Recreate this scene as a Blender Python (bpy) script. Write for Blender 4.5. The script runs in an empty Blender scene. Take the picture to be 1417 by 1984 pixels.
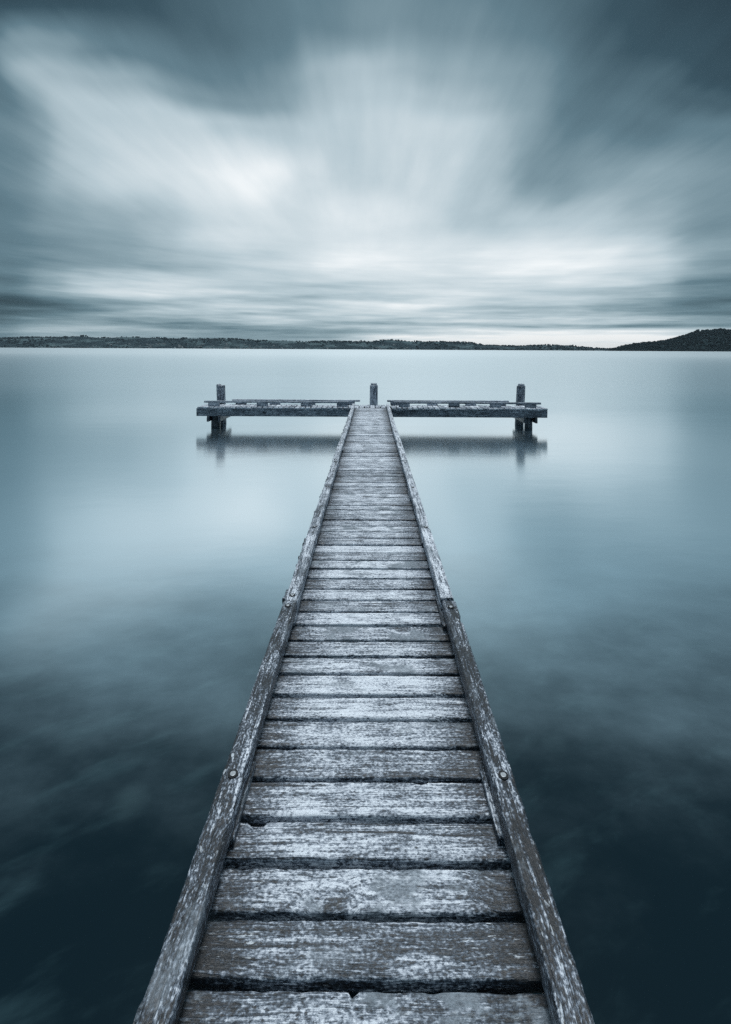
import bpy, math, random
from mathutils import Vector, noise as mnoise
R = math.radians
random.seed(11)
S = bpy.context.scene
COL = S.collection

# ------------------------------------------------------------------ camera
F = 945.0                      # focal length in photo pixels (photo 1417 wide)
CAM_Z, DECK = 2.18, 0.58       # heights above the lake
cam_d = bpy.data.cameras.new('camera')
cam = bpy.data.objects.new('camera', cam_d); COL.objects.link(cam)
cam.rotation_mode = 'YXZ'
cam.location = (0, 0, CAM_Z)
cam.rotation_euler = (R(90), 0, 0)
cam.rotation_mode = 'QUATERNION'
from mathutils import Quaternion, Matrix
cam.rotation_quaternion = Quaternion((1, 0, 0), R(90)) @ Quaternion((0, 0, 1), 0.0052)
cam_d.sensor_fit = 'HORIZONTAL'; cam_d.sensor_width = 24
cam_d.lens = 24 * F / 1417
cam_d.shift_x = -11.5 / 1417
cam_d.shift_y = -315.5 / 1417
cam_d.clip_start = 0.05; cam_d.clip_end = 60000
S.camera = cam

# ------------------------------------------------------------------ colour management
S.view_settings.view_transform = 'Standard'
S.view_settings.look = 'None'
S.view_settings.exposure = 0.0
S.view_settings.gamma = 1.0
S.view_settings.use_curve_mapping = False
S.render.filter_size = 1.0
S.cycles.use_adaptive_sampling = False
S.cycles.use_denoising = False        # the fine grain of the wood is lost to the denoiser; what is left reads as film grain

SUN_EL, SUN_AZ = R(72), R(4)   # high soft sun behind the cloud, a little ahead of the camera

# ------------------------------------------------------------------ node helper
def lin(c):
    out = []
    for v in c[:3]:
        v /= 255.0
        out.append(v / 12.92 if v <= 0.04045 else ((v + 0.055) / 1.055) ** 2.4)
    return (*out, 1.0)

class NT:
    """small expression builder over a node tree"""
    def __init__(s, tree): s.t = tree; s.t.nodes.clear()
    def n(s, kind, **kw):
        nd = s.t.nodes.new(kind)
        for k, v in kw.items(): setattr(nd, k, v)
        return nd
    def put(s, sock, v):
        if v is None: return
        if isinstance(v, bpy.types.NodeSocket): s.t.links.new(v, sock)
        else:
            if sock.type == 'RGBA' and hasattr(v, '__len__') and len(v) == 3: v = (*v, 1.0)
            sock.default_value = v
    def m(s, op, a, b=None, c=None, clamp=False):
        nd = s.n('ShaderNodeMath', operation=op, use_clamp=clamp)
        for i, v in enumerate((a, b, c)): s.put(nd.inputs[i], v)
        return nd.outputs[0]
    def vm(s, op, a, b=None):
        nd = s.n('ShaderNodeVectorMath', operation=op)
        s.put(nd.inputs[0], a); s.put(nd.inputs[1], b)
        return nd.outputs[0]
    def xyz(s, x=0.0, y=0.0, z=0.0):
        nd = s.n('ShaderNodeCombineXYZ')
        for i, v in enumerate((x, y, z)): s.put(nd.inputs[i], v)
        return nd.outputs[0]
    def sep(s, v):
        nd = s.n('ShaderNodeSeparateXYZ'); s.put(nd.inputs[0], v); return nd.outputs
    def noise(s, v, scale=1.0, detail=4.0, rough=0.5, dist=0.0):
        nd = s.n('ShaderNodeTexNoise')
        s.put(nd.inputs['Vector'], v); s.put(nd.inputs['Scale'], scale); s.put(nd.inputs['Detail'], detail)
        s.put(nd.inputs['Roughness'], rough); s.put(nd.inputs['Distortion'], dist)
        return nd.outputs['Fac']
    def mr(s, v, a, b, c=0.0, d=1.0, smooth=False):
        nd = s.n('ShaderNodeMapRange', interpolation_type='SMOOTHSTEP' if smooth else 'LINEAR')
        for i, q in enumerate((v, a, b, c, d)): s.put(nd.inputs[i], q)
        return nd.outputs[0]
    def mixf(s, f, a, b):
        nd = s.n('ShaderNodeMix', data_type='FLOAT')
        s.put(nd.inputs[0], f); s.put(nd.inputs[2], a); s.put(nd.inputs[3], b); return nd.outputs[0]
    def mixc(s, f, a, b, mode='MIX'):
        nd = s.n('ShaderNodeMix', data_type='RGBA', blend_type=mode)
        s.put(nd.inputs[0], f); s.put(nd.inputs[6], a); s.put(nd.inputs[7], b); return nd.outputs[2]
    def ramp(s, f, stops, interp='LINEAR'):
        nd = s.n('ShaderNodeValToRGB'); cr = nd.color_ramp; cr.interpolation = interp
        while len(cr.elements) < len(stops): cr.elements.new(0.5)
        for e, (p, c) in zip(cr.elements, stops):
            e.position = p; e.color = c if len(c) == 4 else (*c, 1)
        s.put(nd.inputs[0], f); return nd.outputs[0]
    def curve(s, f, pts):
        nd = s.n('ShaderNodeFloatCurve'); c = nd.mapping.curves[0]
        pts = sorted(pts)
        c.points[0].location = pts[0]; c.points[-1].location = pts[-1]
        for p in pts[1:-1]: c.points.new(*p)
        nd.mapping.update(); s.put(nd.inputs['Value'], f); return nd.outputs[0]

# ------------------------------------------------------------------ world: overcast sky streaked by the wind
W = bpy.data.worlds.new('World'); S.world = W; W.use_nodes = True
w = NT(W.node_tree)
tc = w.n('ShaderNodeTexCoord').outputs['Generated']
dx, dy, dz = w.sep(tc)
az = w.m('ARCTAN2', dx, dy)
el = w.m('ARCSINE', dz)
elf = w.m('ARCTAN2', dz, w.m('MAXIMUM', dy, 0.2))      # height of the cloud front as it rises ahead over the lake
# cloud-sheet coordinates (a flat deck of cloud overhead, drifting towards the viewer)
zz = w.m('ADD', w.m('MAXIMUM', dz, 0.0), 0.035)
cx = w.m('DIVIDE', dx, zz); cy = w.m('DIVIDE', dy, zz)
streak = w.noise(w.xyz(w.m('MULTIPLY', cx, 2.2), w.m('MULTIPLY', cy, 0.42), 3.1), 1.0, 3.0, 0.5)
streak2 = w.noise(w.xyz(w.m('MULTIPLY', cx, 6.5), w.m('MULTIPLY', cy, 1.0), 9.7), 1.0, 4.0, 0.55)
banks = w.noise(w.xyz(w.m('MULTIPLY', cx, 0.22), w.m('MULTIPLY', cy, 0.36), 5.3), 1.0, 4.0, 0.5)
banks2 = w.noise(w.xyz(w.m('MULTIPLY', cx, 0.6), w.m('MULTIPLY', cy, 0.8), 1.3), 1.0, 4.0, 0.5)
strat = w.noise(w.xyz(w.m('MULTIPLY', az, 4.6), w.m('ADD', w.m('MULTIPLY', el, 62.0), w.m('MULTIPLY', az, 2.0)), 8.8), 1.0, 5.0, 0.55, .3)
warp = w.m('SUBTRACT', streak, 0.5)
warp2 = w.m('SUBTRACT', w.noise(tc, 3.0, 3.0), 0.5)
radial = w.m('ADD', 1.0, w.m('MULTIPLY', w.m('MULTIPLY', warp, w.mr(el, R(4), R(18), 0, 1, True)), 0.27))   # cloud edges drawn out along the wind
warp3 = w.m('SUBTRACT', w.noise(w.vm('ADD', tc, (4.2, 1.1, 7.7)), 2.8, 4.0), 0.5)
azw = w.m('MULTIPLY', w.m('ADD', az, w.m('MULTIPLY', warp3, 0.24)), radial)
elw = w.m('MULTIPLY', w.m('ADD', elf, w.m('MULTIPLY', warp2, w.m('MULTIPLY', w.m('MAXIMUM', dz, 0.0), 0.20))), radial)
AZ0 = 0.9
uu = w.m('ADD', w.m('DIVIDE', azw, 2 * AZ0), 0.5, clamp=True)
def row(y_px, vals):
    """cloud brightness along one height of the sky; y_px / x in photo pixels are turned into elevation / azimuth"""
    v = (676.5 - y_px) / F
    pts = []
    for x, L in vals:
        a = math.atan((x - 720) / F)
        pts.append((a / (2 * AZ0) + 0.5, L))
    pts = [(0.0, pts[0][1])] + pts + [(1.0, pts[-1][1])]
    return math.atan(v), pts
ROWS = [
 row(676, [(0,.50),(150,.60),(300,.62),(450,.60),(600,.74),(750,.93),(900,.98),(1100,1.0),(1200,1.0),(1400,.95)]),
 row(652, [(0,.44),(150,.60),(300,.62),(450,.52),(600,.56),(750,.90),(900,.95),(1100,1.0),(1200,1.0),(1400,.92)]),
 row(640, [(0,.44),(150,.60),(300,.62),(450,.54),(600,.58),(750,.70),(900,.84),(1000,.92),(1200,.95),(1400,.72)]),
 row(628, [(0,.38),(150,.52),(300,.58),(450,.60),(600,.58),(750,.66),(900,.66),(1100,.62),(1250,.60),(1400,.56)]),
 row(604, [(0,.22),(120,.30),(300,.58),(450,.72),(600,.74),(800,.76),(950,.70),(1100,.68),(1250,.55),(1400,.42)]),
 row(565, [(0,.35),(150,.60),(300,.82),(450,.78),(600,.76),(700,.80),(850,.85),(1000,.86),(1100,.86),(1250,.72),(1400,.50)]),
 row(500, [(0,.42),(150,.46),(300,.58),(450,.70),(600,.79),(700,.86),(850,.83),(1000,.88),(1100,.91),(1250,.80),(1400,.57)]),
 row(430, [(0,.42),(150,.54),(300,.68),(450,.83),(600,.82),(700,.85),(800,.82),(950,.72),(1100,.75),(1250,.64),(1400,.52)]),
 row(335, [(0,.45),(150,.68),(300,.82),(500,.91),(600,.81),(680,.76),(800,.79),(950,.68),(1100,.52),(1220,.58),(1400,.52)]),
 row(235, [(0,.46),(180,.74),(330,.76),(500,.70),(650,.74),(850,.76),(1000,.61),(1200,.40),(1400,.44)]),
 row(182, [(0,.43),(140,.68),(300,.64),(430,.52),(520,.56),(650,.71),(800,.69),(1000,.58),(1200,.36),(1400,.30)]),
 row(130, [(0,.38),(130,.58),(250,.48),(400,.44),(500,.50),(640,.69),(800,.63),(1000,.55),(1200,.33),(1400,.20)]),
 row(30,  [(0,.18),(200,.25),(400,.34),(600,.50),(800,.53),(1000,.46),(1200,.31),(1400,.14)]),
]
ROWS.append((R(46), [(0, .14), (.5, .36), (1, .12)]))
ROWS.append((R(57), [(0, .25), (.5, .38), (1, .25)]))
ROWS.append((R(70), [(0, .80), (.5, .84), (1, .80)]))
L = w.curve(uu, ROWS[0][1])
for k in range(1, len(ROWS)):
    e0, e1 = ROWS[k-1][0], ROWS[k][0]
    L = w.mixf(w.mr(elw, e0, e1, 0, 1, True), L, w.curve(uu, ROWS[k][1]))
low = w.mr(el, R(0.5), R(15), 1, 0, True)
low = w.m('MULTIPLY', low, w.mr(el, R(1.2), R(3.2), .35, 1, True))
high = w.mr(el, R(7), R(22), 0, 1, True)
det = w.m('MULTIPLY', w.m('ADD', w.m('MULTIPLY', w.m('SUBTRACT', banks, .5), .95), w.m('ADD', w.m('MULTIPLY', w.m('SUBTRACT', banks2, .5), .25), w.m('MULTIPLY', w.m('SUBTRACT', strat, .5), .46))), low)
det = w.m('ADD', det, w.m('MULTIPLY', w.m('ADD', w.m('MULTIPLY', w.m('SUBTRACT', streak, .5), .14), w.m('MULTIPLY', w.m('SUBTRACT', streak2, .5), .13)), high))
puff = w.noise(w.xyz(w.m('MULTIPLY', cx, 1.5), w.m('MULTIPLY', cy, 1.1), 6.1), 1.0, 4.0, .5)
det = w.m('ADD', det, w.m('MULTIPLY', w.m('SUBTRACT', puff, .5), .13))
# the sky behind the viewer: even dull cloud
back = w.mr(dy, -0.1, 0.35, 0, 1, True)
backL = w.mixf(w.mr(el, R(45), R(75), 0, 1, True), 0.30, 0.82)
L = w.mixf(back, backL, L)
L = w.m('ADD', L, det)
L = w.m('ADD', w.m('MULTIPLY', w.m('SUBTRACT', L, 0.58), 1.08), .583, clamp=True)
cloud = w.ramp(L, [(0.0, lin((24, 40, 48))), (.25, lin((55, 80, 91))), (.45, lin((98, 126, 138))), (.60, lin((140, 164, 174))),
                   (.75, lin((186, 204, 212))), (.88, lin((219, 230, 235))), (.97, lin((246, 251, 253))), (1.0, lin((253, 255, 255)))])
sky = w.n('ShaderNodeTexSky', sky_type='NISHITA', sun_disc=False, sun_elevation=SUN_EL, sun_rotation=SUN_AZ)
bg_sky = w.n('ShaderNodeBackground'); w.put(bg_sky.inputs[0], sky.outputs[0]); bg_sky.inputs[1].default_value = 0.08
bg_cl = w.n('ShaderNodeBackground'); w.put(bg_cl.inputs[0], cloud); w.put(bg_cl.inputs[1], w.mr(el, R(56), R(76), 1.0, 2.9, True))   # overcast: the zenith is the brightest part
mx = w.n('ShaderNodeMixShader'); mx.inputs[0].default_value = 0.96
w.t.links.new(bg_sky.outputs[0], mx.inputs[1]); w.t.links.new(bg_cl.outputs[0], mx.inputs[2])
wo = w.n('ShaderNodeOutputWorld'); w.t.links.new(mx.outputs[0], wo.inputs[0])

# ------------------------------------------------------------------ sun (veiled)
sd = bpy.data.lights.new('sun', 'SUN'); sd.energy = 1.5; sd.angle = R(24); sd.color = (1.0, 0.99, 0.975)
sun = bpy.data.objects.new('sun', sd); COL.objects.link(sun)
sv = Vector((math.sin(SUN_AZ) * math.cos(SUN_EL), math.cos(SUN_AZ) * math.cos(SUN_EL), math.sin(SUN_EL)))
sun.rotation_euler = sv.to_track_quat('Z', 'Y').to_euler(); sun.location = (0, 40, 100)

# ------------------------------------------------------------------ object helpers
def link(name, verts, faces, mats, parent=None, smooth=True, mi=None):
    me = bpy.data.meshes.new(name); me.from_pydata(verts, [], faces); me.update()
    for m_ in (mats if isinstance(mats, (list, tuple)) else [mats]): me.materials.append(m_)
    if smooth: me.polygons.foreach_set('use_smooth', [True] * len(me.polygons))
    if mi: me.polygons.foreach_set('material_index', mi)
    o = bpy.data.objects.new(name, me); COL.objects.link(o)
    if parent: o.parent = parent
    return o
def tag(o, label=None, cat=None, group=None, kind=None):
    for k, v in (('label', label), ('category', cat), ('group', group), ('kind', kind)):
        if v: o[k] = v
    return o
def empty(name, loc=(0, 0, 0)):
    o = bpy.data.objects.new(name, None); o.empty_display_size = 0.3; o.location = loc; COL.objects.link(o); return o
def n3(x, y, z): return mnoise.noise(Vector((x, y, z)))

# ------------------------------------------------------------------ materials
def new_mat(name):
    m = bpy.data.materials.new(name); m.use_nodes = True
    return m, NT(m.node_tree)

def wood(name, tone=0.0, contrast=1.0, end_dirt=0.0, fleck=1.0, lichen=0.5, tint=(.94, .985, 1.045), coarse=1.0, rough=0.54):
    """weathered timber, grain along local X"""
    m, t = new_mat(name)
    oc = t.n('ShaderNodeTexCoord').outputs['Object']
    rnd = t.n('ShaderNodeObjectInfo').outputs['Random']
    off = t.xyz(t.m('MULTIPLY', rnd, 37.0), t.m('MULTIPLY', rnd, 91.0), t.m('MULTIPLY', rnd, 53.0))
    P = t.vm('ADD', oc, off)
    # slow wander of the grain, and knots that push it aside
    shade_tone = t.n('ShaderNodeObjectInfo').outputs['Color']
    shade_off = t.sep(shade_tone)[0]
    wob = t.m('SUBTRACT', t.noise(t.vm('MULTIPLY', P, (2.2, 7.0, 7.0)), 1.0, 2.0, .5), .5)
    vk = t.n('ShaderNodeTexVoronoi', feature='F1')
    t.put(vk.inputs['Vector'], t.vm('MULTIPLY', P, (4.2, 5.0, 5.0))); vk.inputs['Scale'].default_value = 1.0
    kr = t.sep(vk.outputs['Color'])[0]
    kd = vk.outputs['Distance']
    kon = t.mr(kr, .84, .85)
    knot = t.m('MULTIPLY', t.mr(t.m('ADD', kd, t.m('MULTIPLY', wob, .3)), .22, .12, 0, 1, True), kon)
    halo = t.m('MULTIPLY', t.mr(kd, .62, .1, 0, 1, True), kon)
    gy = t.m('ADD', t.m('MULTIPLY', wob, .045), t.m('MULTIPLY', halo, .035))
    Q = t.vm('ADD', P, t.xyz(0.0, gy, gy))
    c = coarse
    g1 = t.noise(t.vm('MULTIPLY', Q, (2.6, 75 / c, 75 / c)), 1.0, 7.0, .62)
    g2 = t.noise(t.vm('MULTIPLY', Q, (9.0, 260 / c, 260 / c)), 1.0, 4.0, .6)
    rings = t.m('SINE', t.m('MULTIPLY', kd, 95.0))
    blot = t.noise(t.vm('MULTIPLY', P, (7, 11, 11)), 1.0, 9.0, .68, .4)
    big = t.noise(t.vm('MULTIPLY', P, (2.4, 5, 5)), 1.0, 4.0, .55)
    fine = t.noise(t.vm('MULTIPLY', P, (85, 150, 150)), 1.0, 4.0, .62)
    pit = t.noise(t.vm('MULTIPLY', P, (48, 85, 85)), 1.0, 3.0, .55)
    pitm = t.m('MULTIPLY', t.mr(pit, .60, .66, 0, 1, True), t.mr(blot, .36, .56))
    v = t.m('ADD', .47 + tone, t.m('MULTIPLY', t.m('SUBTRACT', g1, .5), 1.35 * contrast))
    v = t.m('ADD', v, t.m('MULTIPLY', t.m('SUBTRACT', g2, .5), 1.0 * contrast))
    v = t.m('ADD', v, t.m('MULTIPLY', t.m('SUBTRACT', blot, .5), 1.25 * contrast))
    v = t.m('ADD', v, t.m('MULTIPLY', t.m('SUBTRACT', big, .5), .45))
    v = t.m('ADD', v, t.m('MULTIPLY', t.m('SUBTRACT', fine, .5), 1.7 * contrast))
    v = t.m('ADD', v, t.m('MULTIPLY', t.m('SUBTRACT', rnd, .5), .28))
    v = t.m('SUBTRACT', v, t.m('MULTIPLY', knot, .32))
    v = t.m('ADD', v, t.m('MULTIPLY', t.m('MULTIPLY', rings, halo), .05))
    crk = t.noise(t.vm('MULTIPLY', Q, (1.5, 62 / c, 62 / c)), 1.0, 3.0, .55)
    crkm = t.m('MULTIPLY', t.mr(crk, .60, .68, 0, 1, True), t.mr(g2, .35, .6))
    v = t.m('SUBTRACT', v, t.m('MULTIPLY', crkm, .42 * contrast))
    v = t.m('ADD', v, t.m('SUBTRACT', shade_off, .5))  # per-object tone; carries the painted vignette of the near timbers
    v = t.m('SUBTRACT', v, t.m('MULTIPLY', pitm, .33 * contrast))
    # dark mould spots
    spot = t.noise(t.vm('MULTIPLY', P, (20, 34, 34)), 1.0, 5.0, .6)
    spotm = t.mr(spot, .635, .70, 0, 1, True)
    if end_dirt:
        ax = t.m('ABSOLUTE', t.sep(oc)[0])
        e = t.m('MULTIPLY', t.mr(t.m('ADD', ax, t.m('MULTIPLY', t.m('SUBTRACT', blot, .5), .35)), .22, .46, 0, 1, True), end_dirt)
        v = t.m('SUBTRACT', v, t.m('MULTIPLY', e, .40))
        spotm = t.m('MULTIPLY', spotm, t.mr(ax, .1, .42, .25, 1))
    v = t.m('SUBTRACT', v, t.m('MULTIPLY', spotm, .38))
    col = t.ramp(v, [(0.0, (.006, .008, .011)), (.20, (.014, .021, .030)), (.38, (.062, .082, .108)), (.55, (.250, .282, .325)),
                     (.70, (.55, .568, .61)), (.92, (.84, .855, .88))])
    # flat grey lichen film and pale flecks of old fibre
    lm = t.m('MULTIPLY', t.mr(t.m('ADD', t.noise(t.vm('MULTIPLY', P, (4.2, 7.5, 7.5)), 1.0, 8.0, .66), t.m('MULTIPLY', t.m('SUBTRACT', t.sep(shade_tone)[1], .5), .16)), .55, .63, 0, 1, True), t.m('MULTIPLY', t.m('MULTIPLY', t.sep(shade_tone)[1], 2.0), lichen), clamp=True)
    lcol = t.ramp(t.m('ADD', t.m('MULTIPLY', fine, .55), t.m('MULTIPLY', blot, .45)), [(.36, (.068, .086, .104)), (.62, (.29, .33, .365))])
    col = t.mixc(lm, col, lcol)
    fl = t.noise(t.vm('MULTIPLY', Q, (24, 95 / c, 95 / c)), 1.0, 4.0, .6)
    flm = t.m('MULTIPLY', t.mr(fl, .63, .69), fleck, clamp=True)
    flm = t.m('MULTIPLY', flm, t.mr(big, .38, .62))
    col = t.mixc(flm, col, (.72, .75, .78, 1))
    col = t.mixc(1.0, col, (*tint, 1), 'MULTIPLY')
    h = t.m('ADD', t.m('MULTIPLY', g1, .9), t.m('ADD', t.m('MULTIPLY', g2, .45), t.m('ADD', t.m('MULTIPLY', fine, .25), t.m('MULTIPLY', blot, .6))))
    bp = t.n('ShaderNodeBump'); bp.inputs['Strength'].default_value = .85; bp.inputs['Distance'].default_value = .006
    t.put(bp.inputs['Height'], h)
    pb = t.n('ShaderNodeBsdfPrincipled')
    t.put(pb.inputs['Base Color'], col)
    t.put(pb.inputs['Roughness'], t.mr(v, .2, .8, rough - .12, rough + .12))
    pb.inputs['Specular IOR Level'].default_value = .7
    t.put(pb.inputs['Normal'], bp.outputs[0])
    o = t.n('ShaderNodeOutputMaterial'); t.t.links.new(pb.outputs[0], o.inputs[0])
    return m

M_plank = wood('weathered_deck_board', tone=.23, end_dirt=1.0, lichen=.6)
M_rail = wood('weathered_kerb_timber', tone=.0, contrast=1.25, fleck=1.2, lichen=.55, coarse=1.5)
M_beam = wood('grey_beam_timber', tone=.07, contrast=.5, fleck=.2, lichen=.6, coarse=3.0)
M_dark = wood('dark_wet_timber', tone=-.28, contrast=.45, fleck=.15, lichen=.15, coarse=1.6, rough=.5)
M_post = wood('split_post_timber', tone=.07, contrast=.75, fleck=.3, lichen=.3, coarse=3.2)
M_pboard = wood('platform_board', tone=.26, contrast=.55, fleck=.4, lichen=.3, coarse=1.6)

def plain(name, col, rough=.6, metal=0.0, var=0.25, scale=8.0):
    m, t = new_mat(name)
    oc = t.n('ShaderNodeTexCoord').outputs['Object']
    n_ = t.noise(oc, scale, 5.0, .6)
    c0 = tuple(v * (1 - var) for v in col); c1 = tuple(min(1, v * (1 + var)) for v in col)
    pb = t.n('ShaderNodeBsdfPrincipled'); t.put(pb.inputs['Base Color'], t.ramp(n_, [(.3, c0), (.7, c1)]))
    pb.inputs['Roughness'].default_value = rough; pb.inputs['Metallic'].default_value = metal
    o = t.n('ShaderNodeOutputMaterial'); t.t.links.new(pb.outputs[0], o.inputs[0]); return m
M_bolt = plain('galvanised_bolt', (.42, .45, .48), .4, .5, .2, 90)
M_recess_shade = plain('bolt_recess_shade', (.012, .014, .017), .8)  # near-black ring standing in for the shade of a countersink

def water_mat():
    m, t = new_mat('lake_water')
    pos = t.n('ShaderNodeNewGeometry').outputs['Position']
    px, py, _ = t.sep(pos)
    face = t.n('ShaderNodeLayerWeight'); face.inputs['Blend'].default_value = .5
    # the lake bed seen through the water: a dark weed bed close in, paler sand further out
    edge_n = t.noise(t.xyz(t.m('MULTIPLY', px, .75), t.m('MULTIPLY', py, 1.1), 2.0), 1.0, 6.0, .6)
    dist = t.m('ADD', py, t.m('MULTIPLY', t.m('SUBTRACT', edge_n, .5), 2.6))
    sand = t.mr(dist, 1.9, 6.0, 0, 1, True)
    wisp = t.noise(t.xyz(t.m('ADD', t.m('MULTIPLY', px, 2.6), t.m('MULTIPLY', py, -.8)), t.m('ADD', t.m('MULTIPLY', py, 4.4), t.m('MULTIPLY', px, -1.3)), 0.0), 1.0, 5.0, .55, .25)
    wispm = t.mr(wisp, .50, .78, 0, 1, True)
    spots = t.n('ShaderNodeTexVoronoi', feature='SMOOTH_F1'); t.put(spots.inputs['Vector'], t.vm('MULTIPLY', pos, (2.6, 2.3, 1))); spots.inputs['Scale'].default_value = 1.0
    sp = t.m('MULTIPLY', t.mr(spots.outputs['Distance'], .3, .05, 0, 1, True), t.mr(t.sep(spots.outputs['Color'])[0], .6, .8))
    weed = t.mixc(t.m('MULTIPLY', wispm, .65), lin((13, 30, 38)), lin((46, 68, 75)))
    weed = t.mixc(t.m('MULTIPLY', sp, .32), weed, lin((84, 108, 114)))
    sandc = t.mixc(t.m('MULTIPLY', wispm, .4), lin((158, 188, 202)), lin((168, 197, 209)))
    sandc = t.mixc(t.mr(py, 8.5, 12.5, 0, .8, True), sandc, lin((60, 96, 112)))      # body colour darkened farther out to keep the platform's reflection dark
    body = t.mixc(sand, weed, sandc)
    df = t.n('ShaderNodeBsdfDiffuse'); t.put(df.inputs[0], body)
    gl = t.n('ShaderNodeBsdfGlossy'); t.put(gl.inputs['Roughness'], t.m('ADD', t.mr(py, 14, 30, .145, .22, True), t.mr(py, 30, 220, 0, .14, True)))   # ripples too far off to resolve
    gl.inputs[0].default_value = (.90, .97, 1.0, 1)
    rip = t.noise(t.xyz(t.m('MULTIPLY', px, .7), t.m('MULTIPLY', py, 1.6), 0.0), 1.0, 3.0, .5)
    swell = t.noise(t.xyz(t.m('MULTIPLY', px, .05), t.m('MULTIPLY', py, .11), 4.0), 1.0, 3.0, .5)
    gust = t.m('MULTIPLY', t.mr(t.noise(t.xyz(t.m('MULTIPLY', px, .09), t.m('MULTIPLY', py, .05), 7.0), 1.0, 3.0), .52, .66, 0, 1, True), t.mr(py, 22, 32, 0, 1, True))
    hgt = t.m('ADD', t.m('MULTIPLY', rip, t.m('ADD', .006, t.m('MULTIPLY', gust, .05))), t.m('MULTIPLY', swell, .10))
    bp = t.n('ShaderNodeBump'); bp.inputs['Strength'].default_value = .35; bp.inputs['Distance'].default_value = 1.0
    t.put(bp.inputs['Height'], hgt); t.put(gl.inputs['Normal'], bp.outputs[0])
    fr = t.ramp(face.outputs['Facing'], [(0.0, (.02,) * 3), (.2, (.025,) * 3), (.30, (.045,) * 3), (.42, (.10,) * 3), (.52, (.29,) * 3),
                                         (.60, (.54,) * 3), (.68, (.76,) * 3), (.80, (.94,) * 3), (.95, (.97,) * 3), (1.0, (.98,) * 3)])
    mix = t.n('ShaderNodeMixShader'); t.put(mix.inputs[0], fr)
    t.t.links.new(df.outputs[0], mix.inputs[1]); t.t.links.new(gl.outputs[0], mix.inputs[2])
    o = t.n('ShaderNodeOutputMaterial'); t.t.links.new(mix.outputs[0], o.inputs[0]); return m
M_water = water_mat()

def land_mat(name, a, b, c):
    m, t = new_mat(name)
    pos = t.n('ShaderNodeNewGeometry').outputs['Position']
    n1 = t.noise(t.vm('MULTIPLY', pos, (.006, .004, .02)), 1.0, 5.0, .6)
    n2 = t.noise(pos, .06, 3.0, .6)
    col = t.ramp(n1, [(.38, a), (.5, b), (.60, c)])
    col = t.mixc(t.mr(n2, .42, .6, 0, .75), col, a)
    pb = t.n('ShaderNodeBsdfPrincipled'); t.put(pb.inputs['Base Color'], col); pb.inputs['Roughness'].default_value = .95
    pb.inputs['Specular IOR Level'].default_value = .1
    o = t.n('ShaderNodeOutputMaterial'); t.t.links.new(pb.outputs[0], o.inputs[0]); return m
M_far = land_mat('far_pasture', (.010, .024, .033), (.017, .037, .046), (.10, .155, .17))
M_isle = land_mat('island_bush', (.008, .020, .026), (.011, .026, .031), (.014, .031, .036))
def leaf_mat(name, a, b):
    m, t = new_mat(name)
    pos = t.n('ShaderNodeNewGeometry').outputs['Position']
    col = t.ramp(t.noise(pos, .035, 4.0, .65), [(.32, a), (.68, b)])
    pb = t.n('ShaderNodeBsdfPrincipled'); t.put(pb.inputs['Base Color'], col); pb.inputs['Roughness'].default_value = .95
    pb.inputs['Specular IOR Level'].default_value = .1
    o = t.n('ShaderNodeOutputMaterial'); t.t.links.new(pb.outputs[0], o.inputs[0]); return m
M_fleaf = leaf_mat('far_foliage', (.009, .023, .032), (.015, .034, .044))
M_ileaf = leaf_mat('island_foliage', (.006, .017, .022), (.009, .023, .028))
M_hwall = plain('house_wall', (.50, .54, .55), .8, 0, .35, .2)
M_hroof = plain('house_roof', (.16, .18, .19), .8, 0, .35, .2)
M_hull = plain('white_hull', (.8, .82, .83), .4)
M_sail = plain('white_sail', (.82, .84, .85), .8)
M_spar = plain('spar', (.4, .42, .44), .4)

# ------------------------------------------------------------------ water: one sheet out to the horizon
WX = 14000
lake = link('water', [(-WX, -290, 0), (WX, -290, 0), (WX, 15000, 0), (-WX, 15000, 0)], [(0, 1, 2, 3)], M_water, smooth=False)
tag(lake, kind='structure')

# ------------------------------------------------------------------ timber builder (local X along the grain)
def section(W_, T_, r, nt=7, ns=2):
    """rounded rectangle, z=0 at the top face, going round"""
    hw = W_ / 2; pts = []
    def arc(cx_, cz_, a0):
        for i in range(4):
            a = R(a0 + i * 30); pts.append((cx_ + r * math.cos(a), cz_ + r * math.sin(a)))
    arc(hw - r, -r, 0)                              # +y top corner, from side up to top
    # order: start at right side
    pts.reverse(); pts.reverse()
    for i in range(1, nt): pts.append((hw - r - (W_ - 2 * r) * i / nt, 0))
    arc(-hw + r, -r, 90)
    for i in range(1, ns): pts.append((-hw, -r - (T_ - 2 * r) * i / ns))
    arc(-hw + r, -T_ + r, 180)
    for i in range(1, ns + 1): pts.append((-hw + r + (W_ - 2 * r) * i / (ns + 1), -T_))
    arc(hw - r, -T_ + r, 270)
    for i in range(1, ns): pts.append((hw, -T_ + r + (T_ - 2 * r) * i / ns))
    return pts

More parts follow.
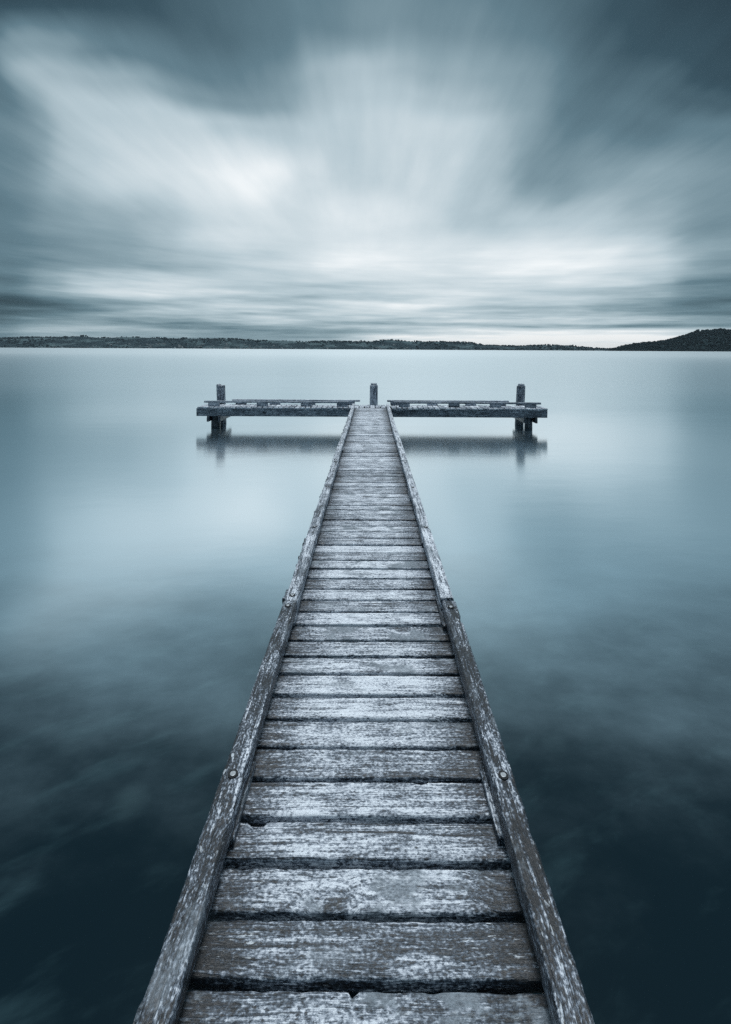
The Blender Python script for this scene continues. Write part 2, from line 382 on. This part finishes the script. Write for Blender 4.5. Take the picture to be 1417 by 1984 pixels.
def timber(name, L_, W_, T_, mat, parent, loc, rot=(0, 0, 0), seg=24, r=.006, seed=0, edge=.003, surf=.0012, bow=0.0,
           ragged=.004, notches=(), cup=0.0, nt=7, shade_tone=0.0, film=.5):
    sec = section(W_, T_, r, nt); n = len(sec); V = []; Fc = []
    for i in range(seg + 1):
        f = i / seg; x = (f - .5) * L_
        by = bow * n3(x * .45 + seed, seed * 1.7, .3); bz = .35 * bow * n3(x * .5, seed * 2.1, 5.5)
        for j, (y, z) in enumerate(sec):
            s = 1 if y > 0 else -1
            top = z > -T_ * .5
            e = edge * (n3(x * 9, s * 3.1 + seed, z * 20) + .7 * n3(x * 31, s * 7.7 + seed, z * 40))
            near_edge = max(0, 1 - (W_ / 2 - abs(y)) / (r * 2.5))
            yy = y - s * abs(e) * near_edge
            zz_ = z + surf * n3(x * 14 + seed, y * 60, seed) + (surf * 1.5 * n3(x * 2.5, y * 110 + seed, 2.2) if top else 0)
            if top: zz_ -= near_edge * abs(e) * .8 - cup * (abs(y) / (W_ / 2)) ** 2
            for (nx, ns_, dep, wd) in notches:
                if s == ns_ and top:
                    k = max(0, 1 - abs(x - nx) / wd) * max(0, 1 - (W_ / 2 - abs(y)) / (dep * 1.6))
                    yy -= s * dep * k; zz_ -= .02 * k
            xx = x
            if i in (0, seg): xx += ragged * n3(y * 25, z * 25, seed + i) * 2
            V.append((xx, yy + by, zz_ + bz))
    for i in range(seg):
        for j in range(n):
            k = (j + 1) % n
            Fc.append((i * n + j, i * n + k, (i + 1) * n + k, (i + 1) * n + j))
    Fc.append(tuple(range(n - 1, -1, -1))); Fc.append(tuple(seg * n + j for j in range(n)))
    o = link(name, V, Fc, mat, parent)
    o.data.polygons[-1].use_smooth = False; o.data.polygons[-2].use_smooth = False
    o.location = loc; o.rotation_euler = rot; o.color = (.5 + shade_tone, film, .5, 1)
    return o

def bolt_mesh():
    V = []; Fc = []; mi = []
    n = 16
    def ring(rad, z): 
        b = len(V)
        for k in range(n):
            a = 2 * math.pi * k / n; V.append((rad * math.cos(a), rad * math.sin(a), z))
        return b
    a0 = ring(.0185, -.006); a1 = ring(.0175, .0022); a2 = ring(.0100, .0020)
    for p, q in ((a0, a1), (a1, a2)):
        for k in range(n): Fc.append((p + k, p + (k + 1) % n, q + (k + 1) % n, q + k)); mi.append(1)
    b1 = ring(.0100, .0032); b2 = ring(.0085, .0038); 
    for p, q in ((a2, b1), (b1, b2)):
        for k in range(n): Fc.append((p + k, p + (k + 1) % n, q + (k + 1) % n, q + k)); mi.append(0)
    Fc.append(tuple(b2 + k for k in range(n))); mi.append(0)
    return V, Fc, mi
BV, BF, BM = bolt_mesh()
bolt_me = None
def bolt(parent, loc):
    global bolt_me
    if bolt_me is None:
        o = link('bolt', BV, BF, [M_bolt, M_recess_shade], parent, smooth=False, mi=BM); bolt_me = o.data
    else:
        o = bpy.data.objects.new('bolt', bolt_me); COL.objects.link(o); o.parent = parent
    o.location = loc; return o

# ------------------------------------------------------------------ the jetty
CX = -.012                                   # centre line of the walkway
jetty = empty('jetty', (CX, 0, DECK))
tag(jetty, 'long weathered grey timber jetty running out to a T-shaped end platform on the lake', 'jetty')
# deck boards of the walkway: far edges of the nearest boards measured one by one, then an even pitch
far = [.922, 1.070, 1.218, 1.3665, 1.5067, 1.6516, 1.8032, 1.950, 2.0986, 2.245, 2.391, 2.530, 2.669, 2.818, 2.962, 3.102, 3.248, 3.399]
far = [.774] + far
while far[-1] < 13.2: far.append(far[-1] + .1445 + random.uniform(-.004, .004))
rb = random.Random(5)
for i in range(1, len(far)):
    y0, y1 = far[i-1], far[i]
    near = y1 < 3.5
    gap = (rb.uniform(.018, .023) if near else rb.uniform(.017, .026))
    wd = (y1 - y0) - gap
    Ln = 1.056 + rb.uniform(-.012, .012)
    nt_ = []
    if abs(y1 - 1.6516) < .001: nt_ = [(-.362, 1, .022, .035)]
    elif abs(y1 - 1.218) < .001: nt_ = [(-.015, 1, .030, .006)]
    else:
        if rb.random() < .4: nt_.append((rb.uniform(-.4, .4), rb.choice((-1, 1)), rb.uniform(.004, .010), rb.uniform(.015, .05)))
    dz_ = rb.uniform(-.003, .003) if near else rb.uniform(-.006, .005)
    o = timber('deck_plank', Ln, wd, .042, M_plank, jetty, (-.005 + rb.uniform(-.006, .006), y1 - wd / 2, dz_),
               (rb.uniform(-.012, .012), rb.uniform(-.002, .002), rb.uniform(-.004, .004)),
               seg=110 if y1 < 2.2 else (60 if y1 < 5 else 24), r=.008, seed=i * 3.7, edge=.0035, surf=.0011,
               ragged=.006, notches=nt_, shade_tone={1: -.20, 2: -.20, 3: -.24, 4: -.15, 5: -.12, 6: -.06}.get(i, rb.uniform(-.06, .06)), film={3: .85, 4: .35, 2: .35, 1: .4}.get(i, rb.uniform(.25, .8)), cup=rb.uniform(-.001, .002), nt=14 if y1 < 2.2 else 8)  # boards nearest the viewer painted darker for the lens vignette; others vary at random
END = far[-1]

# kerb rails on spacer blocks, bolted through at every block
RAILW, RAILT, BLK = .080, .072, .034
def kerb(side, y0, y1, xo, seed, bolts, shade_tone):
    L_ = y1 - y0; yc = (y0 + y1) / 2
    o = timber('kerb_rail', L_, RAILW, RAILT, M_rail, jetty, (xo, yc, BLK + RAILT), (0, 0, R(90)),
               seg=int(L_ * (70 if y0 < 3 else 30)), r=.008, seed=seed, edge=.0035 if y0 < 3 else .0025, surf=.0016, bow=.014, ragged=.006,
               notches=[(random.uniform(-L_/2, L_/2), random.choice((-1, 1)), random.uniform(.004, .009), random.uniform(.03, .09)) for _ in range(int(L_ * 1.1))], nt=12, shade_tone=shade_tone)
    for by in bolts:
        x = by - yc; wob = .014 * n3(x * .45 + seed, seed * 1.7, .3); bz = .35 * .014 * n3(x * .5, seed * 2.1, 5.5)
        bolt(o, (x, wob + random.uniform(-.004, .004), bz + .0018))
XR = {-1: -.457, 1: .464}
joints_l = [.55, 2.885, 6.53, 10.45, 13.36]
joints_r = [.55, 2.90, 6.55, 10.50, 13.36]
bolt_y = [1.708, 2.83, 2.955, 4.10, 5.29, 6.46, 6.60, 7.75, 8.90, 10.38, 10.56, 11.6, 12.9]
for sd_, js in ((-1, joints_l), (1, joints_r)):
    for k in range(4):
        a, b = js[k], js[k+1]
        if k: a += (.007 if sd_ < 0 else .035)
        off = [(-.002 if sd_ < 0 else .020), .004, .002, .006][k] * (1 if k == 0 else sd_)
        bs = [y for y in bolt_y if a + .02 < y < b - .02]
        kerb(sd_, a, b, XR[sd_] + off, 13.0 * k + (31 if sd_ < 0 else 77), bs, (-.17, .12, .16, .14)[k])  # first length painted darker for the vignette, farther ones paler
    for y in (.62, 1.705, 2.93, 4.10, 5.29, 6.50, 7.75, 8.90, 10.45, 11.6, 12.9):
        timber('spacer_block', .29 + rb.uniform(-.03, .04), .067, BLK - .002, M_rail, jetty, (XR[sd_] - sd_ * .004, y, BLK - .0015), (0, 0, R(90)), seg=10, r=.004, seed=y * 5, nt=4, shade_tone=-.16)

# what carries the walkway
for s in (-1, 1):
    timber('stringer', END - .6, .075, .18, M_dark, jetty, (s * .36, (END + .6) / 2, -.045), (0, 0, R(90)), seg=20, seed=s + 4)
def pile(name, base, top, r0, mat, parent, seed, lean=(0, 0), style=None, rings=26):
    """round pile from the lake bed up; local X is up the trunk so the grain runs along it"""
    n = 28; V = []; Fc = []; H = top - base
    for i in range(rings + 1):
        f = i / rings; h = f * H
        for k in range(n):
            a = 2 * math.pi * k / n
            rr = r0 * (1.05 - .08 * f) * (1 + .05 * n3(math.cos(a) * 2 + seed, math.sin(a) * 2, h * .6) + .035 * n3(math.cos(a) * 7, math.sin(a) * 7 + seed, h * .9))
            hh = h
            c_ = math.cos(a); s_ = math.sin(a)
            if style == 'split':
                # a weather crack open down the front of the post, and a two-lobed head
                d = abs(a - math.pi)
                rr *= 1 - .30 * math.exp(-(d / .10) ** 2) * (f > .55)
                if i == rings: hh -= .085 * math.exp(-((s_ + .1) / .20) ** 2) + .03 * (s_ < -.3)
                if i == rings: rr *= .88
            V.append((hh, c_ * rr + lean[0] * f, s_ * rr + lean[1] * f))
    for i in range(rings):
        for k in range(n):
            q = (k + 1) % n
            Fc.append((i * n + k, i * n + q, (i + 1) * n + q, (i + 1) * n + k))
    Fc.append(tuple(range(n)))
    # crown of the post: inner ring sunk or raised
    b = len(V); last = rings * n
    for k in range(n):
        x, y, z = V[last + k]; V.append((x + .004 * n3(k, seed, 1), lean[0] + (y - lean[0]) * .55, lean[1] + (z - lean[1]) * .55))
    for k in range(n):
        q = (k + 1) % n; Fc.append((last + k, last + q, b + q, b + k))
    b2 = len(V); V.append((sum(V[b + k][0] for k in range(n)) / n, lean[0], lean[1]))
    for k in range(n): Fc.append((b + k, b + (k + 1) % n, b2))
    o = link(name, V, Fc, mat, parent); o.color = (.5, .5, .5, 1); return o
UP = (0, R(-90), 0)          # local X -> world Z
def stand(o, x, y, z):
    # local X up, local Y stays world... rotate so that local (x,y,z) -> world (z', ...)
    o.rotation_euler = UP; o.location = (x, y, z)
for y in (2.9, 6.5, 10.1):
    for s in (-1, 1):
        o = pile('pile', -1.6, -.23, .085, M_dark, jetty, y + s); stand(o, s * .34, y, -1.6)
    timber('cross_beam', 1.1, .1, .12, M_dark, jetty, (0, y, -.226), seg=10, seed=y)

# ---- end platform
PX0, PX1, PY0, PY1 = -4.755, 4.80, 13.30, 14.04
x = PX0; k = 0
while x < PX1 - .08:
    pw = .1475
    miss = .40 < x < .50
    if not miss:
        o = timber('platform_plank', PY1 - PY0 + rb.uniform(-.03, .015), pw - rb.uniform(.018, .030), .038, M_pboard, jetty,
                   (x + pw / 2 - CX, (PY0 + PY1) / 2 + rb.uniform(-.012, .012), rb.uniform(-.004, .004)), (rb.uniform(-.02, .02), 0, R(90) + rb.uniform(-.008, .008)),
                   seg=12, r=.008, seed=k * 2.3 + 200, ragged=.01, nt=6)
    x += pw; k += 1
for (a, b, yy, seed) in ((PX0 - .02, .02, PY0 + .025, 1), (.03, PX1 + .02, PY0 + .025, 2), (PX0 + .05, .02, PY1 - .08, 3), (.03, PX1 - .05, PY1 - .08, 4)):
    timber('edge_beam', b - a, .085, .212, M_beam, jetty, ((a + b) / 2 - CX, yy + .0425, -.040), seg=60, r=.006, seed=seed * 11, edge=.004, surf=.003, ragged=.004)
timber('centre_beam', PX1 - PX0 - .2, .07, .15, M_dark, jetty, (0, (PY0 + PY1) / 2, -.041), seg=20, seed=71)
# platform kerbs
PR, PB = .052, .096
for (a, b, yy, blocks, seed) in ((-4.62, -.62, 13.53, (-4.36, -3.02, -1.80, -.62 - .18), 5), (.60, 4.70, 13.53, (.92, 2.30, 3.45, 4.42), 6),
                                 (-3.97, -.32, 13.96, (-3.72, -2.75, -1.75, -.62), 7), (.46, 3.93, 13.96, (.70, 1.75, 2.85, 3.70), 8)):
    timber('platform_kerb', b - a, .095, PR, M_beam, jetty, ((a + b) / 2 - CX, yy, PB + PR), seg=50, r=.006, seed=seed * 9, edge=.004, surf=.002, bow=.012)
    for bx in blocks:
        timber('kerb_block', .30, .085, PB - .002, M_beam, jetty, (bx - CX, yy, PB - .0015), seg=8, r=.004, seed=bx, nt=4)
# front piles with a pair of walings each side of them
for (xp, seed) in ((-4.285, 1.0), (4.345, 2.0)):
    o = pile('pile', -1.6, -.237, .126 if xp < 0 else .108, M_dark, jetty, seed * 5); stand(o, xp - CX, 13.47, -1.6)
    for s in (-1, 1):
        timber('waling', 1.12, .055, .155, M_dark, jetty, (xp - CX + s * .150, 13.80, -.237), (0, 0, R(90)), seg=12, r=.01, seed=seed + s, ragged=.01)
# mid piles behind the walkway end
for (xp, seed) in ((-1.45, 8.0), (1.45, 9.0)):
    pass

# ------------------------------------------------------------------ mooring posts driven in behind the platform
def post(x, y, top, r, lab, seed, lean, style):
    t_ = empty('mooring_post', (x, y, -1.0))
    tag(t_, lab, 'post', 'mooring posts behind the platform')
    o = pile('post_shaft', 0, top + 1.0, r, M_post, t_, seed, lean, style, rings=60); o.rotation_euler = UP
    return t_
def cap(parent, r, z, seed, lobes, off):
    """narrower weathered heartwood standing proud of the post"""
    V = []; Fc = []; n = 20
    for lob in lobes:
        b = len(V)
        for i, (h, q) in enumerate(((-.05, 1), (.03, 1), (.05, .93), (.062, .7))):
            for k in range(n):
                a = 2 * math.pi * k / n
                rr = lob[2] * q * (1 + .08 * n3(math.cos(a) * 2 + seed, math.sin(a) * 2, lob[0] * 9))
                V.append((lob[0] + rr * math.cos(a), lob[1] + rr * math.sin(a) * 1.5, h + .010 * n3(k * .5, seed, i)))
        for i in range(3):
            for k in range(n):
                q = (k + 1) % n; Fc.append((b + i * n + k, b + i * n + q, b + (i + 1) * n + q, b + (i + 1) * n + k))
        Fc.append(tuple(b + 3 * n + k for k in range(n)))
    o = link('post_head', V, Fc, M_dark, parent); o.location = (off[0], off[1], z); return o
# UP maps local Y->world Y and local Z->world -X, so cos() faces the viewer axis; lean is (dy, -dx)
p1 = post(-4.30, 14.20, DECK + .56, .125, 'split-topped mooring post behind the left end of the platform', 3.0, (0, .085), 'split')
p2 = post(.075, 14.19, DECK + .555, .118, 'upright cracked mooring post behind the middle of the platform, facing the walkway', 6.0, (0, 0), 'plain')
p3 = post(4.265, 14.20, DECK + .555, .122, 'leaning mooring post with a dark narrow head behind the right end of the platform', 9.0, (0, -.10), 'plain')
cap(p2, .1, DECK + .555 + 1.0, 2.0, [(-.045, 0, .042), (.047, 0, .045)], (0, 0))
cap(p3, .1, DECK + .555 + 1.0, 4.0, [(-.035, 0, .055), (.04, 0, .056)], (.10, 0))

# ------------------------------------------------------------------ far shore
def interp(tab, x):
    if x <= tab[0][0]: return tab[0][1]
    for (a, ya), (b, yb) in zip(tab, tab[1:]):
        if x <= b: return ya + (yb - ya) * (x - a) / (b - a)
    return tab[-1][1]
FAR = [(-700, 14), (-300, 18), (0, 17.5), (60, 20), (110, 20), (150, 22.5), (165, 22), (200, 19), (240, 21.5), (300, 20), (360, 19), (420, 20), (450, 18.5),
       (500, 16.5), (530, 16.5), (590, 14), (640, 15.5), (690, 14.5), (720, 15.5), (750, 18.5), (775, 17.5), (800, 15.5), (860, 16), (910, 14.5), (940, 9.5),
       (1000, 7.5), (1040, 9.5), (1100, 10), (1130, 6.5), (1160, 4.0), (1190, 3.4), (1230, 3.4), (1400, 8), (1700, 12), (2100, 9)]
ISLE = [(1170, -.5), (1184, .5), (1192, 3.5), (1210, 9.5), (1250, 16), (1290, 20), (1310, 25), (1350, 38), (1370, 40.5), (1395, 42.5), (1417, 41), (1460, 36), (1540, 25), (1640, 12), (1720, 3), (1740, -.5)]
def land(name, prof, d0, d1, u0, u1, du, mat, nz):
    """terrain strip from the shore (d0) back over the ridge (d1); prof = ridge height as seen from the jetty, in photo pixels"""
    rows = [0, .06, .15, .3, .45, .6, .75, .88, 1.0, 1.25, 1.6]
    us = [u0 + i * du for i in range(int((u1 - u0) / du) + 1)]
    V = []; Fc = []
    for t_ in rows:
        for u in us:
            V.append(landpt(prof, d0, d1, u, t_, nz))
    n = len(us)
    for i in range(len(rows) - 1):
        for k in range(n - 1): Fc.append((i * n + k, i * n + k + 1, (i + 1) * n + k + 1, (i + 1) * n + k))
    return tag(link(name, V, Fc, mat), kind='structure')
def landpt(prof, d0, d1, u, t_, nz):
    d = d0 + t_ * (d1 - d0)
    Hr = interp(prof, u) / F * d1
    s = min(t_, 1.0)
    sh = .10 * s + .90 * (s * s * (3 - 2 * s)) if t_ <= 1 else 1 - (t_ - 1) * .9
    z = Hr * sh + nz * s * (1 - s) * 4 * n3(u * .02, t_ * 3, 1.7) * (Hr / 90) - (1.5 if t_ == 0 else 0)
    return ((u - 720) / F * d, d, z + .6)
FD0, FD1 = 4000, 4700
ID0, ID1 = 2500, 2750
land('far_hills', FAR, FD0, FD1, -700, 2100, 6, M_far, 14)
land('island_hill', ISLE, ID0, ID1, 1170, 1740, 4, M_isle, 8)

ICO_V = []; g_ = (1 + 5 ** .5) / 2
for a in (-1, 1):
    for b in (-g_, g_): ICO_V += [(0, a, b), (a, b, 0), (b, 0, a)]
def hull_faces(vs):
    fs = []; n = len(vs)
    L0 = min((Vector(vs[0]) - Vector(v)).length for v in vs[1:]) * 1.05
    for i in range(n):
        for j in range(i + 1, n):
            for k in range(j + 1, n):
                a, b, c = Vector(vs[i]), Vector(vs[j]), Vector(vs[k])
                if (a - b).length < L0 and (b - c).length < L0 and (a - c).length < L0:
                    fs.append((i, j, k) if (b - a).cross(c - a).dot(a) > 0 else (i, k, j))
    return fs
ICO_F = hull_faces(ICO_V); ICO_V = [tuple(c / 1.902 for c in v) for v in ICO_V]
def forest(name, pts, mat, label):
    V = []; Fc = []; rf = random.Random(3)
    for (x, y, z, rx, rz) in pts:
        for _ in range(2):
            b = len(V); ox, oz = rf.uniform(-.6, .6) * rx, rf.uniform(-.1, .45) * rz
            q = rf.uniform(.6, 1.0)
            for v in ICO_V:
                j = rf.uniform(.72, 1.25)
                V.append((x + ox + v[0] * rx * q * j, y + v[1] * rx * q * j, z + rz * .5 + oz + v[2] * rz * q * j))
            Fc += [(b + i, b + j, b + k) for i, j, k in ICO_F]
    o = link(name, V, Fc, mat, smooth=False)
    return tag(o, label, 'woodland', kind='stuff')
rf = random.Random(21)
pts = []
for i in range(4200):                                    # bush over the far slopes, thin on the pasture
    u = rf.uniform(-420, 1760); t_ = rf.random() ** .8
    if n3(u * .013, t_ * 2.2, 4.4) < -.12 + (.34 if .08 < t_ < .55 and 160 < u < 820 else 0): continue
    if .06 < t_ < .62 and 130 < u < 840 and rf.random() < .72: continue      # pasture and the town
    x_, y_, z_ = landpt(FAR, FD0, FD1, u, t_ * 1.02, 14)
    s = rf.uniform(.6, 1.25)
    pts.append((x_, y_, z_ - 1, 9 * s, 6.5 * s))
for i in range(1100):                                     # tree line along the skyline
    u = rf.uniform(-420, 1760)
    c = n3(u * .05, 3.3, 8.8)
    if c < -.25: continue
    x_, y_, z_ = landpt(FAR, FD0, FD1, u, 1.0, 14)
    s = rf.uniform(.3, .7) + max(0, c) * 1.5
    if u > 1120: s *= .55
    pts.append((x_, y_ + rf.uniform(-30, 30), z_ - 2, 7 * s, 9 * s))
for i in range(700):                                      # along the water
    u = rf.uniform(-420, 1760)
    x_, y_, z_ = landpt(FAR, FD0, FD1, u, .03, 14)
    s = rf.uniform(.4, 1.0); pts.append((x_, y_, max(z_, 0.5), 9 * s, 5 * s))
forest('far_woodland', pts, M_fleaf, 'bush and shelter trees covering the far hills')
pts = []
for i in range(5200):
    u = rf.uniform(1176, 1735); t_ = rf.random() ** .85
    if interp(ISLE, u) < .4: continue
    x_, y_, z_ = landpt(ISLE, ID0, ID1, u, t_, 8)
    s = rf.uniform(.5, 1.25); s *= 1 + .5 * (rf.random() < .06); pts.append((x_, y_, max(z_, .5) - .8, 5.6 * s, 4.6 * s))
forest('island_woodland', pts, M_ileaf, 'dark native bush covering the near hill on the right')

# ------------------------------------------------------------------ houses along the far shore
HV = [(-.5, -.5, 0), (.5, -.5, 0), (.5, .5, 0), (-.5, .5, 0), (-.5, -.5, .6), (.5, -.5, .6), (.5, .5, .6), (-.5, .5, .6), (-.56, 0, 1.0), (.56, 0, 1.0),
      (-.56, -.6, .54), (.56, -.6, .54), (.56, .6, .54), (-.56, .6, .54)]
HF = [(0, 1, 5, 4), (1, 2, 6, 5), (2, 3, 7, 6), (3, 0, 4, 7), (10, 11, 9, 8), (12, 13, 8, 9), (4, 7, 8), (6, 5, 9), (3, 2, 1, 0)]
HM = [0, 0, 0, 0, 1, 1, 0, 0, 0]
house_me = None
rh = random.Random(8)
def house(u, t_, sx, sz):
    global house_me
    x_, y_, z_ = landpt(FAR, FD0, FD1, u, t_, 14)
    if house_me is None:
        o = link('house', HV, HF, [M_hwall, M_hroof], smooth=False, mi=HM); house_me = o.data
    else:
        o = bpy.data.objects.new('house', house_me); COL.objects.link(o)
    o.location = (x_, y_ - 10, max(z_, .5) + 1.0); o.scale = (sx, sx * .7, sz); o.rotation_euler = (0, 0, rh.uniform(-.6, .6))
    tag(o, 'tiny pale gabled house among the trees on the far shore', 'house', 'houses on the far shore')
for i in range(95):
    u = rh.choice((rh.gauss(250, 70), rh.gauss(330, 60), rh.gauss(430, 60), rh.gauss(620, 90), rh.gauss(740, 25)))
    if not 90 < u < 830: continue
    house(u, rh.uniform(.02, .42), rh.uniform(9, 16), rh.uniform(6, 9))

# ------------------------------------------------------------------ two yachts off the far shore
def yacht(u, d, s, lab):
    t_ = empty('sailing_boat', ((u - 720) / F * d, d, 0)); tag(t_, lab, 'boat')
    hv = []; secs = [(-4.2, .9, .9), (-2, 1.3, .95), (1, 1.25, 1.05), (3.2, .7, 1.2), (4.6, .03, 1.4)]
    for (x, hw, h) in secs: hv += [(x, -hw, h), (x, -hw * .7, .1), (x, 0, -.3), (x, hw * .7, .1), (x, hw, h)]
    hf = []
    for i in range(4):
        for k in range(4): hf.append((i*5+k, (i+1)*5+k, (i+1)*5+k+1, i*5+k+1))
        hf.append((i*5+4, (i+1)*5+4, (i+1)*5, i*5))
    hf.append((0, 1, 2, 3, 4))
    link('hull', [tuple(c * s for c in v) for v in hv], hf, M_hull, t_)
    mv = []; 
    for z in (1, 12):
        for k in range(6): mv.append((.6 * s + .1 * math.cos(k), .1 * math.sin(k), z * s))
    link('mast', mv, [(k, (k+1) % 6, 6 + (k+1) % 6, 6 + k) for k in range(6)], M_spar, t_)
    sv_ = []
    for dy_ in (0, .06): sv_ += [(.4*s, dy_, 2*s), (-3.8*s, .5 + dy_, 2.1*s), (-1.6*s, .35 + dy_, 7*s), (.4*s, dy_, 11.5*s)]
    link('sail', sv_, [(0, 1, 2, 3), (7, 6, 5, 4), (0, 4, 5, 1), (1, 5, 6, 2), (2, 6, 7, 3), (3, 7, 4, 0)], M_sail, t_, smooth=False)
yacht(548, 3700, 1.0, 'white sailing boat off the far shore, the left and smaller of two')
yacht(574, 3650, 1.35, 'white sailing boat off the far shore, the right and taller of two')

# ------------------------------------------------------------------ air
hb = [(sx * 7600, sy, sz) for sz in (-1, 190) for (sx, sy) in ((-1, -300), (1, -300), (1, 15500), (-1, 15500))]
hb = [(x if abs(x) < 1 else math.copysign(14500, x), y, z) for x, y, z in hb]
mh = bpy.data.materials.new('haze_air'); mh.use_nodes = True; th = NT(mh.node_tree)
pv = th.n('ShaderNodeVolumePrincipled'); pv.inputs['Color'].default_value = (.70, .88, 1.0, 1)
pv.inputs['Density'].default_value = 2.3e-5; pv.inputs['Anisotropy'].default_value = 0.2
oh = th.n('ShaderNodeOutputMaterial'); th.t.links.new(pv.outputs[0], oh.inputs['Volume'])
haze = link('haze', hb, [(0, 3, 2, 1), (4, 5, 6, 7), (0, 1, 5, 4), (1, 2, 6, 5), (2, 3, 7, 6), (3, 0, 4, 7)], mh, smooth=False)
tag(haze, kind='stuff')
